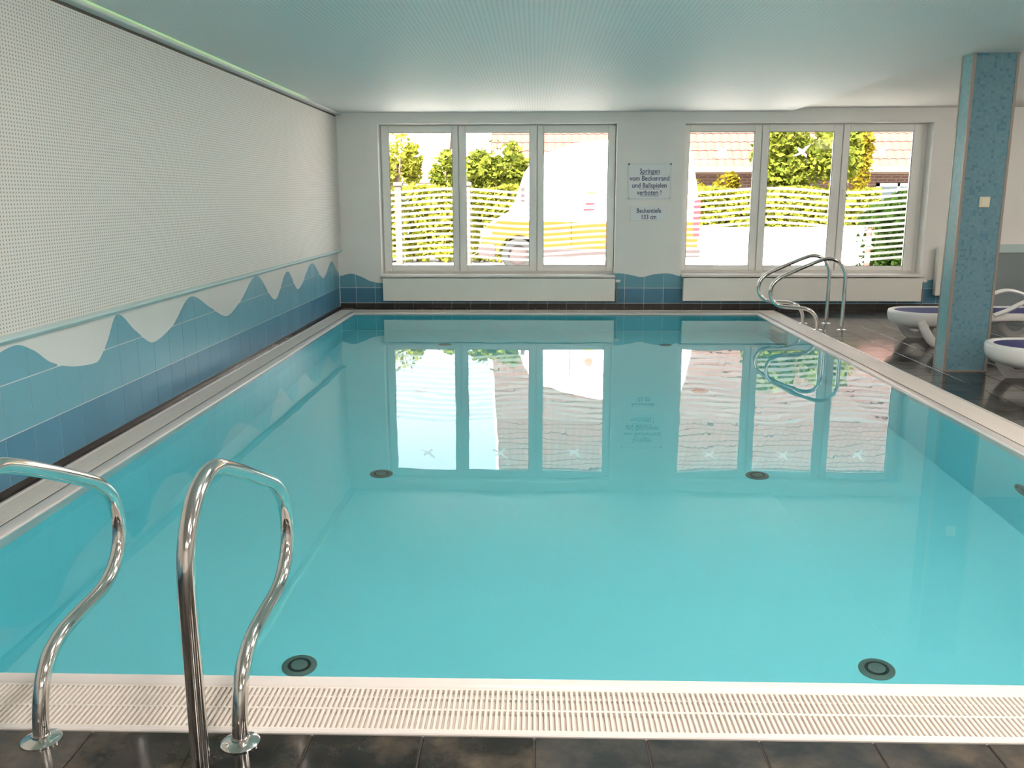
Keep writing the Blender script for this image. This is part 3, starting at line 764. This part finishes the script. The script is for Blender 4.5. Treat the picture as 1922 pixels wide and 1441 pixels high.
# ------------------------------------------------------------------ sun loungers: foot at the origin, head towards +x
def lounger_proto():
    r = empty('sun_lounger')
    W = 0.335; A = 0.34; HEAD = 1.92
    def outline(ins):                                            # plan: rounded foot end, straight sides
        pts = [(x, -(W - ins)) for x in (HEAD, 1.5, 1.1, .7)]
        for k in range(17):
            t = -PI / 2 + PI * k / 16
            pts.append((A - (A - ins) * math.cos(t) ** .85, (W - ins) * math.sin(t)))
        pts += [(x, W - ins) for x in (.7, 1.1, 1.5, HEAD)]
        return pts
    # moulded rim: section runs from the inner top edge over the rim and down the skirt, which is deep at the foot only
    sec = [(.070, .312, 0), (.060, .326, 0), (.030, .334, 0), (.008, .326, 0), (.0, .305, 0), (.002, .272, .0), (.012, .228, .025), (.060, .185, .050), (.135, .158, .070), (.140, .168, .070), (.075, .198, .052), (.030, .236, .03), (.020, .272, 0), (.030, .300, 0), (.066, .304, 0)]
    vs = []; n = None
    for (ins, z, lift) in sec:
        o_ = outline(ins); n = len(o_)
        for (x, y) in o_:
            k = min(1.0, max(0.0, (x - .28) / .5)); vs.append((x, y, z + lift * 1.25 * k))
    m_ = len(sec); fs = []
    for i in range(m_):
        for j in range(n - 1): fs.append((i * n + j, i * n + j + 1, ((i + 1) % m_) * n + j + 1, ((i + 1) % m_) * n + j))
    fs.append(tuple(i * n for i in range(m_))); fs.append(tuple(i * n + n - 1 for i in range(m_)))
    MB().add(vs, fs).build('frame', M['plastic'], r, smooth=True, angle=50)
    sl = [p for p in outline(.064) if p[0] <= 1.5] 
    MB().prism(sl, .314, .321, 2).build('seat_sling', M['sling'], r)
    for sy in (-1, 1):
        for (a_, b_, tp) in ((.20, .62, .26), (1.22, 1.66, .29)):
            q = MB(); n_ = 16; pts = []
            for i in range(n_ + 1):
                t = i / n_; pts.append((a_ + (b_ - a_) * t, sy * (W - .035), .02 + (tp - .02) * (abs(2 * t - 1) ** 2.3)))
            q.tube(pts, .03, 12, flat=(.045, .020)); q.build('leg', M['plastic'], r, smooth=True)
        MB().tube(smooth_path([(.88, sy * (W - .01), .315), (1.0, sy * W, .365), (1.13, sy * W, .435), (1.26, sy * W, .485), (1.36, sy * W, .492), (1.48, sy * W, .46), (1.62, sy * (W - .01), .39), (1.74, sy * (W - .02), .31)], 5), .025, 12, flat=(.040, .020)).build('armrest', M['plastic'], r, smooth=True)
    bp = empty('backrest', (1.50, 0, .318), parent=r); bp.rotation_euler = (0, -math.radians(36), 0)
    for sy in (-1, 1):
        MB().tube(smooth_path([(0, sy * (W - .075), 0), (.2, sy * (W - .07), .012), (.42, sy * (W - .075), .01), (.60, sy * (W - .10), .0), (.65, sy * (W - .16), .0)], 5), .025, 10, flat=(.034, .024)).build('back_rail', M['plastic'], bp, smooth=True)
    MB().tube([(.65, -W + .16, 0), (.665, 0, 0), (.65, W - .16, 0)], .025, 10, flat=(.034, .024)).build('head_bar', M['plastic'], bp, smooth=True)
    MB().prism([(.02, .012), (.32, .000), (.64, .010), (.64, .004), (.32, -.006), (.02, .006)], -W + .10, W - .10, 1).build('back_sling', M['sling'], bp)
    MB().tube([(1.62, -W + .03, .27), (1.62, W - .03, .27)], .018, 8).build('cross_bar', M['plastic'], r, smooth=True)
    return r
lg = lounger_proto()
lg.location = (3.60, 9.15, 0); lg.rotation_euler = (0, 0, 0)
tag(lg, 'white sun lounger with blue sling half hidden behind the mosaic column', 'sun lounger', 'sun loungers on the slate floor')
l2 = copy_tree(lg); l2.location = (3.535, 6.98, 0)
l2['label'] = 'nearest white sun lounger with dark blue sling, right of the column foot'

# ------------------------------------------------------------------ ceiling lamps near and behind the photographer
dl_proto = None
spots = []
for yy, row in ((-2.6, 'by the back wall'), (0.2, 'above the photographer'), (2.3, 'above the near grating'), (4.0, 'above the near end of the water')):
    for xx, sd in ((0.4, 'left'), (2.3, 'right')): spots.append((xx, yy, sd + ' of two white dome ceiling lamps ' + row))
spots += [(4.6, -1.4, 'white dome ceiling lamp over the rear right deck, out of view'), (4.6, 1.8, 'white dome ceiling lamp over the right deck beside the photographer'),
          (5.6, 6.4, 'white dome ceiling lamp over the deck right of the column, out of view'), (6.75, 8.9, 'white dome ceiling lamp over the far loungers, out of view')]
for i, (xx, yy, lb) in enumerate(spots):
    zc = ZC if xx < 3.2 else ZC2
    if dl_proto is None:
        d = empty('ceiling_lamp', (xx, yy, zc))
        MB().lathe([(.320, -.0005), (.320, -.020), (.305, -.034), (.285, -.036), (.280, -.018), (.280, -.0005)], seg=28).build('bezel', M['plastic'], d, smooth=True)
        MB().lathe([(.280, -.020), (.262, -.100), (.195, -.168), (.105, -.198), (.0, -.207)], seg=14).build('diffuser', M['lamp'], d, smooth=True)
        dl_proto = d
    else:
        d = copy_tree(dl_proto); d.location = (xx, yy, zc)
    tag(d, lb, 'ceiling light', 'dome ceiling lamps')
# OUTSIDE ------------------------------------------------------------------ street seen through the windows
M['paving'] = brick_mat('pale_paving', (0.58, 0.545, 0.52), (0.53, 0.50, 0.475), (0.45, 0.42, 0.40), (0, 1), 0.4, 0.4, 0.01)
M['roof'] = mat('red_roof_tile', (0.112, 0.050, 0.040), 0.8, var=0.15, vscale=4.0, rand=0.06)
M['roof_far'] = mat('pale_roof_tile', (0.16, 0.115, 0.10), 0.8, var=0.1, vscale=3.0, rand=0.05)
M['brick'] = brick_mat('brown_brick', (0.085, 0.038, 0.026), (0.07, 0.03, 0.02), (0.11, 0.09, 0.08), (0, 2), 0.25, 0.083)
M['render'] = mat('white_render', (0.78, 0.76, 0.74), 0.8, var=0.03)
M['gutter_white'] = mat('white_gutter', (0.80, 0.80, 0.79), 0.4)
M['timber'] = mat('dark_timber', (0.12, 0.075, 0.05), 0.7)
M['house_glass'] = mat('house_glass', (0.10, 0.13, 0.14), 0.05, spec=0.8)
M['leaf_yellow'] = leaf_mat('yellow_green_leaf', (0.27, 0.25, 0.035), (0.17, 0.185, 0.026))
M['leaf_mid'] = leaf_mat('mid_green_leaf', (0.19, 0.195, 0.028), (0.085, 0.11, 0.018))
M['leaf_dark'] = leaf_mat('dark_green_leaf', (0.030, 0.052, 0.010), (0.014, 0.030, 0.007))
M['leaf_gold'] = leaf_mat('golden_leaf', (0.23, 0.165, 0.016), (0.17, 0.14, 0.016))
M['bark'] = mat('bark', (0.14, 0.10, 0.07), 0.9, var=0.2, bump=0.4, bscale=20)
M['van_white'] = mat('van_white_paint', (0.82, 0.82, 0.82), 0.25, var=0.01, coat=0.4)
M['van_orange'] = mat('van_orange_paint', (0.21, 0.062, 0.008), 0.25, var=0.02, coat=0.4)
M['van_dark'] = mat('van_dark_plastic', (0.05, 0.035, 0.035), 0.5)
M['tail_red'] = mat('red_lamp', (0.65, 0.03, 0.04), 0.2)
M['amber'] = mat('amber_lamp', (0.80, 0.32, 0.04), 0.2)
M['emblem'] = mat('brown_emblem', (0.42, 0.14, 0.08), 0.4)
M['van_glass'] = mat('van_glass', (0.62, 0.60, 0.62), 0.08, spec=0.8)
M['stone'] = mat('pale_stone', (0.075, 0.062, 0.055), 0.85, var=0.12, vscale=8)
M['post_red'] = mat('red_post_paint', (0.65, 0.05, 0.04), 0.5)

g = MB().box(-40, 45, YT, 80, -0.2, 0.0)
struct(g.build('ground_outside', M['paving']), 'pale paved street outside the windows')

def leaves(n, pick, size, seed):
    rnd = random.Random(seed); mb = MB()
    for _ in range(n):
        c = Vector(pick(rnd)); s = size * rnd.uniform(.6, 1.25)
        u = Vector((rnd.gauss(0, 1), rnd.gauss(0, 1), rnd.gauss(0, .7))).normalized(); w = u.cross(Vector((rnd.gauss(0, 1), rnd.gauss(0, 1), rnd.gauss(0, 1)))).normalized()
        mb.add([c - u * s, c + w * s * .55, c + u * s, c - w * s * .55], [(0, 1, 2, 3)])
    return mb
def ellip(cx_, cy_, cz_, rx, ry, rz, lumps=0, seed=0):
    rn = random.Random(seed); L = [(cx_, cy_, cz_, rx, ry, rz)]
    for _ in range(lumps):
        a = rn.uniform(0, 2 * PI); b_ = rn.uniform(-.5, 1.0)
        L.append((cx_ + rx * .7 * math.cos(a), cy_ + ry * .7 * math.sin(a), cz_ + rz * .65 * b_, rx * .45, ry * .45, rz * .45))
    def f(r):
        e_ = r.choice(L)
        while True:
            p = Vector((r.uniform(-1, 1), r.uniform(-1, 1), r.uniform(-1, 1)))
            if 0.35 < p.length < 1: break
        return (e_[0] + p.x * e_[3], e_[1] + p.y * e_[4], e_[2] + p.z * e_[5])
    return f
def tree(name, cat, label, base, crown, m, n, size, lumps=8, seed=1, trunk_r=.09, group=None):
    t = empty(name, base); tag(t, label, cat, group)
    cz = crown[2]
    leaves(n, ellip(crown[0] - base[0], crown[1] - base[1], cz, crown[3], crown[4], crown[5], lumps, seed), size, seed).build('crown', m, t)
    tr = MB().tube([(0, 0, 0), (.03, .02, cz * .4), (crown[0] - base[0], crown[1] - base[1], cz)], [trunk_r, trunk_r * .8, trunk_r * .4], 8)
    for a in range(4):
        an = a * 1.6 + seed; tr.tube([(.03, .02, cz * .45), (crown[3] * .5 * math.cos(an), crown[4] * .5 * math.sin(an), cz + crown[5] * .3)], [trunk_r * .5, trunk_r * .2], 6)
    tr.build('trunk', M['bark'], t, smooth=True)
    return t
TG = 'trees and shrubs across the street'
tree('broadleaf_tree', 'tree', 'large yellow-green tree before the red roof, seen in the right window', (6.5, 22.6, 0), (6.5, 22.6, 2.2, 1.25, 1.0, 1.15), M['leaf_mid'], 5200, .095, 9, 3, group=TG)
tree('broadleaf_tree', 'tree', 'golden slender tree beside the large tree, seen in the right pane', (8.15, 24.4, 0), (8.1, 24.4, 2.4, .62, .6, 1.15), M['leaf_gold'], 2200, .085, 6, 5, group=TG)
tree('broadleaf_tree', 'tree', 'bright yellow tree seen in the leftmost window pane', (-3.75, 24.2, 0), (-3.7, 24.2, 2.35, .62, .6, .85), M['leaf_yellow'], 2400, .085, 6, 7, group=TG)
tree('round_shrub', 'shrub', 'green shrub at the right of the leftmost window pane', (-2.35, 23.6, 0), (-2.35, 23.6, 1.9, .42, .4, .75), M['leaf_mid'], 1500, .08, 5, 8, group=TG)
tree('round_shrub', 'shrub', 'broad green shrub behind the bonnet of the white van', (-0.95, 22.6, 0), (-0.95, 22.6, 2.0, .70, .6, .86), M['leaf_mid'], 2800, .085, 7, 9, group=TG)
tree('round_shrub', 'shrub', 'golden pointed shrub before the dark eaves, seen beside the van tail', (4.55, 22.0, 0), (4.55, 22.0, 1.55, .36, .3, .55), M['leaf_gold'], 900, .07, 4, 10, .05, group=TG)
tree('round_shrub', 'shrub', 'small golden shrub close to the tail of the van', (3.85, 22.3, 0), (3.85, 22.3, 1.5, .26, .3, .50), M['leaf_gold'], 700, .07, 4, 11, .05, group=TG)
tree('broadleaf_tree', 'tree', 'thin yellow tree peeping out above the tail of the van', (3.55, 24.0, 0), (3.55, 24.0, 2.35, .30, .3, .62), M['leaf_yellow'], 900, .08, 4, 12, .05, group=TG)
def hedge(label, x0, x1, y0, y1, z0, z1, m, n, size, seed, wav=.06, slope=0):
    h = empty('clipped_hedge', ((x0 + x1) / 2, (y0 + y1) / 2, 0)); tag(h, label, 'hedge', 'hedges across the street')
    cx_, cy_ = (x0 + x1) / 2, (y0 + y1) / 2
    def pick(r):
        f = r.random(); x = r.uniform(x0, x1); y = r.uniform(y0, y1); z = r.uniform(z0, z1)
        if f < .55: y = y0 + r.random() ** 2 * .25
        elif f < .85: z = z1 - r.random() ** 2 * .2
        z += wav * math.sin(x * 3.1 + seed) * (z - z0) / (z1 - z0)
        if slope: z = z0 + (z - z0) * min(1.0, .62 + .38 * (x - x0) / slope)
        return (x - cx_, y - cy_, z)
    fo = leaves(n, pick, size, seed)
    rn = random.Random(seed + 50)
    big = leaves(int((x1 - x0) * 130), lambda r: (r.uniform(x0 + .15, x1 - .15) - cx_, r.uniform(-.12, .30), r.uniform(z0 + .12, z1 - .25)), .24, seed + 1)
    fo.add(big.v, big.f); fo.build('foliage', m, h)
    st = MB()
    k = max(2, int((x1 - x0) / .5))
    for i in range(k):
        xx = x0 - cx_ + (x1 - x0) * (i + .5) / k; st.tube([(xx, 0, 0), (xx + .04, .02, z1 * .8)], [.03, .015], 6)
    o = st.build('stems', M['bark'], h); o['kind'] = 'stuff'
    return h
hedge('yellow-green hedge behind the low white wall', 3.2, 7.6, 20.35, 21.3, .15, 1.62, M['leaf_yellow'], 6000, .085, 21)
hedge('green hedge outside the left window', -4.6, -0.4, 20.6, 21.5, .05, 1.66, M['leaf_yellow'], 6000, .085, 22)
hedge('dark green rounded hedge at the right edge of the right window', 6.85, 9.6, 18.2, 19.6, .02, 1.60, M['leaf_dark'], 7500, .08, 23, .05, slope=.9)

# low white garden wall with coping stones
gw = empty('garden_wall', (5.4, 20.0, 0)); tag(gw, 'low white garden wall in front of the yellow-green hedge', 'wall')
MB().box(-2.15, 1.95, -.12, .12, 0, .76).build('wall_body', M['render'], gw, bevel=.01)
cap = MB().bevbox(-.195, .195, -.15, .15, .76, .82, .012).mesh('coping_stone', M['render'])
for i in range(10): link_mesh('coping_stone', cap, gw, (-1.9 + i * .4, 0, 0))
for (lx, ly, lb) in ((-3.05, 20.2, 'pale stone pillar at the left edge of the left window'), (-1.52, 20.2, 'pale stone pillar left of the van bonnet')):
    p = empty('stone_pillar', (lx, ly, 0)); tag(p, lb, 'pillar', 'stone pillars')
    MB().box(-.075, .075, -.075, .075, 0, 1.72).build('shaft', M['stone'], p, bevel=.01)
    MB().bevbox(-.10, .10, -.10, .10, 1.72, 1.80, .02).build('cap', M['stone'], p)
mp = empty('marker_post', (6.66, 18.3, 0)); tag(mp, 'red and white marker post beside the dark green hedge', 'post')
for k in range(5): MB().lathe([(.05, k * .17), (.05, k * .17 + .17)], seg=14, cap0=True, cap1=True).build('band', M['post_red'] if k % 2 == 0 else M['render'], mp)

# ---- houses
def house(label, x0, x1, y0, eave, ncourse, pitch_deg, roofm, wallm, tile_w, wins, depth=9.0):
    h = empty('house', ((x0 + x1) / 2, y0 + .6, 0)); tag(h, label, 'house', 'houses across the street')
    ox, oy = (x0 + x1) / 2, y0 + .6
    a = math.radians(pitch_deg); cl = 0.34
    ridge = eave + ncourse * cl * math.sin(a); half = ncourse * cl * math.cos(a)
    w = MB().box(x0 + .35 - ox, x1 - .35 - ox, 0, 2 * half - 1.2, 0, eave + .2)
    w.prism([(-.0, eave + .2), (2 * half - 1.2, eave + .2), (half - .6, ridge - .25)], x0 + .35 - ox, x1 - .35 - ox, 0)
    w.build('wall', wallm, h)
    rf = empty('roof', (0, 0, 0), parent=h)
    # one corrugated course, shared by all courses
    L = x1 - x0; nt_ = int(L / tile_w); seg = 5; vs = []; fs = []
    for i in range(nt_ * seg + 1):
        t = i / seg; xx = -L / 2 + t * tile_w; zz = .028 * (abs(math.sin(PI * t)) if True else 0)
        for (d, e_) in ((0, .022), (cl + .05, 0)):
            vs.append((xx, d * math.cos(a) - (zz + e_) * math.sin(a), d * math.sin(a) + (zz + e_) * math.cos(a)))
        vs.append((xx, 0.0, 0.0 - .01))
    for i in range(nt_ * seg):
        k = i * 3; fs.append((k, k + 3, k + 4, k + 1)); fs.append((k + 2, k + 5, k + 3, k))
    cm = MB().add(vs, fs).mesh('tile_course', roofm)
    for j in range(ncourse):
        link_mesh('tile_course', cm, rf, (0, -.6 + j * cl * math.cos(a), eave + j * cl * math.sin(a)))
    back = MB().add([(-L / 2, half - .6, ridge), (L / 2, half - .6, ridge), (L / 2, 2 * half - .6, eave), (-L / 2, 2 * half - .6, eave)], [(0, 1, 2, 3)])
    back.build('rear_slope', roofm, rf)
    MB().tube([(-L / 2, half - .6, ridge + .03), (L / 2, half - .6, ridge + .03)], .10, 10).build('ridge', roofm, rf, smooth=True)
    vb = MB()
    for xx in (-L / 2 - .03, L / 2 - .05):
        vb.prism([(-.6, eave - .10), (half - .6, ridge - .10), (half - .6, ridge + .10), (-.6, eave + .10)], xx, xx + .08, 0)
    vb.build('verge_board', M['gutter_white'], h)
    MB().tube([(-L / 2, -.68, eave - .03), (L / 2, -.68, eave - .03)], .07, 10).build('gutter', M['gutter_white'], h, smooth=True)
    MB().box(-L / 2 + .02, L / 2 - .02, -.58, 0, eave - .14, eave - .08).build('soffit', M['timber'], h)
    for (wx, ww, z0_, z1_) in wins:
        f = empty('window', (wx - ox, 0, z0_), parent=h)
        fr = MB(); hh = z1_ - z0_
        for q in ((-ww / 2, -ww / 2 + .09, 0, hh), (ww / 2 - .09, ww / 2, 0, hh), (-ww / 2, ww / 2, 0, .09), (-ww / 2, ww / 2, hh - .09, hh), (-.04, .04, 0, hh)): fr.box(q[0], q[1], -.05, .02, q[2], q[3])
        fr.build('window_frame', M['gutter_white'], f)
        MB().box(-ww / 2 + .05, ww / 2 - .05, -.02, .0, .05, hh - .05).build('pane', M['house_glass'], f)
    for sx in (-1, 1):
        MB().tube([(sx * (L / 2 - .5), -.66, eave - .08), (sx * (L / 2 - .5), -.10, eave - .35), (sx * (L / 2 - .5), -.08, .05)], .045, 8).build('downpipe', M['gutter_white'], h, smooth=True)
    return h
house('brown brick house with a big red tiled roof across the street', -1.35, 15.5, 26.0, 2.26, 24, 47, M['roof'], M['brick'], 0.24, [(10.4, 1.25, .75, 1.86), (4.9, 1.1, .75, 1.8), (1.2, 1.1, .75, 1.8), (13.2, 1.2, .75, 1.86)])
house('distant pale roofed house behind the yellow tree at the left', -11.5, -3.55, 38.0, 2.2, 10, 42, M['roof_far'], M['render'], 0.30, [(-5.2, 1.2, .8, 1.9), (-8.0, 1.2, .8, 1.9)])

# ---- van, side on, bonnet to the left
van = empty('delivery_van', (1.1, 18.9, 0)); tag(van, 'white van with orange lower side parked outside the left window', 'van')
VX = -1.1
def vp(pts): return [(x + VX, z) for x, z in pts]
side = [(-1.10, .40), (-1.12, .62), (-1.06, .80), (-.95, .95), (-.52, 1.20), (-.42, 1.32), (-.20, 1.95), (-.04, 2.17), (.18, 2.31), (.75, 2.50), (1.30, 2.56), (2.80, 2.56), (2.96, 2.50), (3.06, 2.2), (3.18, 1.55), (3.22, .62), (3.18, .40)]
arch = []
def with_arches(bottom_z):
    pts = []
    for cxw in (2.45, -.35):
        pts.append((cxw + .42, bottom_z))
        for k in range(9):
            an = PI * k / 8; pts.append((cxw + .40 * math.cos(an), .34 + .40 * math.sin(an)))
        pts.append((cxw - .42, bottom_z))
    return pts
low = [p for p in with_arches(.38)]
body_pts = [(3.18, .38)] + low + [(-1.10, .38)] + side[1:-1]
YS, YE = -.85, .90
MB().prism(vp(body_pts), YS, YE, 1).build('body', M['van_white'], van, bevel=.06, seg=3)
band = [(3.205, .42)] + [(x, z) for x, z in low if True] + [(-1.09, .42), (-1.115, .62), (-1.06, .80), (-.96, .93), (-.70, 1.02), (.6, .99), (2.4, 1.0), (3.20, 1.0)]
MB().prism(vp(band), YS - .012, YS + .02, 1).build('orange_side_panel', M['van_orange'], van)
MB().prism(vp([(-1.13, .30), (-1.16, .45), (-1.12, .56), (-.80, .56), (-.80, .30)]), YS - .03, YE + .03, 1).build('front_bumper', M['van_dark'], van, bevel=.02)
MB().prism(vp([(2.95, .30), (2.95, .50), (3.26, .50), (3.26, .30)]), YS - .03, YE + .03, 1).build('rear_bumper', M['van_dark'], van, bevel=.02)
MB().box(VX + .10, VX + 2.0, YS - .03, YS + .05, .30, .46).build('sill_moulding', M['van_dark'], van, bevel=.01)
for wx in (-.35, 2.45):
    for yy in (YS + .02, YE - .20):
        wv = empty('wheel', (wx + VX, yy, .33), parent=van)
        MB().lathe([(.20, 0), (.30, 0), (.33, .03), (.33, .15), (.30, .18), (.20, .18)], axis=1, seg=24).build('tyre', M['rubber'], wv, smooth=True)
        MB().lathe([(.0, .03), (.08, .02), (.20, .05), (.205, .01), (.205, .16), (0, .16)], axis=1, seg=20).build('hub', M['van_dark'], wv, smooth=True)
MB().prism(vp([(-.30, 1.34), (-.10, 1.90), (.05, 2.04), (.62, 2.06), (.62, 1.34)]), YS - .012, YS + .01, 1).build('cab_window', M['van_glass'], van)
MB().prism(vp([(-.50, 1.235), (-.40, 1.33), (-.19, 1.93), (-.05, 2.13), (-.075, 2.15), (-.225, 1.95), (-.44, 1.34), (-.53, 1.245)]), YS + .10, YE - .10, 1).build('windscreen', M['van_glass'], van)
MB().box(VX + .70, VX + .712, YS - .012, YS + .01, .55, 2.25).build('door_gap', M['van_dark'], van)
MB().box(VX + 2.05, VX + 2.062, YS - .012, YS + .01, .55, 2.25).build('door_gap', M['van_dark'], van)
MB().box(VX + .74, VX + .88, YS - .03, YS, 1.14, 1.18).build('door_handle', M['van_dark'], van, bevel=.006)
MB().lathe([(.085, 0), (.085, -.015), (0, -.017)], (VX + 1.08, YS, 1.80), 1, 24).build('round_emblem', M['emblem'], van)
for k, (xa, xb, za) in enumerate(((.98, 1.16, 1.30), (.94, 1.16, 1.19), (1.02, 1.16, 1.52))):
    MB().box(VX + xa, VX + xb, YS - .014, YS + .005, za, za + .06).build('red_stripe', M['tail_red'] if k < 2 else M['amber'], van)
for k in range(7):                                               # row of short dark characters, unreadable in the photograph
    xx = VX + .32 + k * .072
    MB().box(xx, xx + .048, YS - .016, YS - .01, .80 + (.012 if k % 3 == 0 else 0), .86 - (.012 if k % 2 else 0)).build('lettering', M['van_dark'], van)
MB().box(VX + 3.10, VX + 3.24, YS - .02, YS + .16, .70, 1.42).build('tail_lamp', M['tail_red'], van, bevel=.02)
MB().box(VX - 1.10, VX - .86, YS - .02, YS + .20, .68, .86).build('head_lamp', M['van_glass'], van, bevel=.03)
mir = MB().box(VX - .30, VX - .22, YS - .22, YS - .06, 1.38, 1.66); mir.box(VX - .28, VX - .24, YS - .08, YS + .02, 1.42, 1.46)
mir.build('mirror', M['van_dark'], van, bevel=.015)
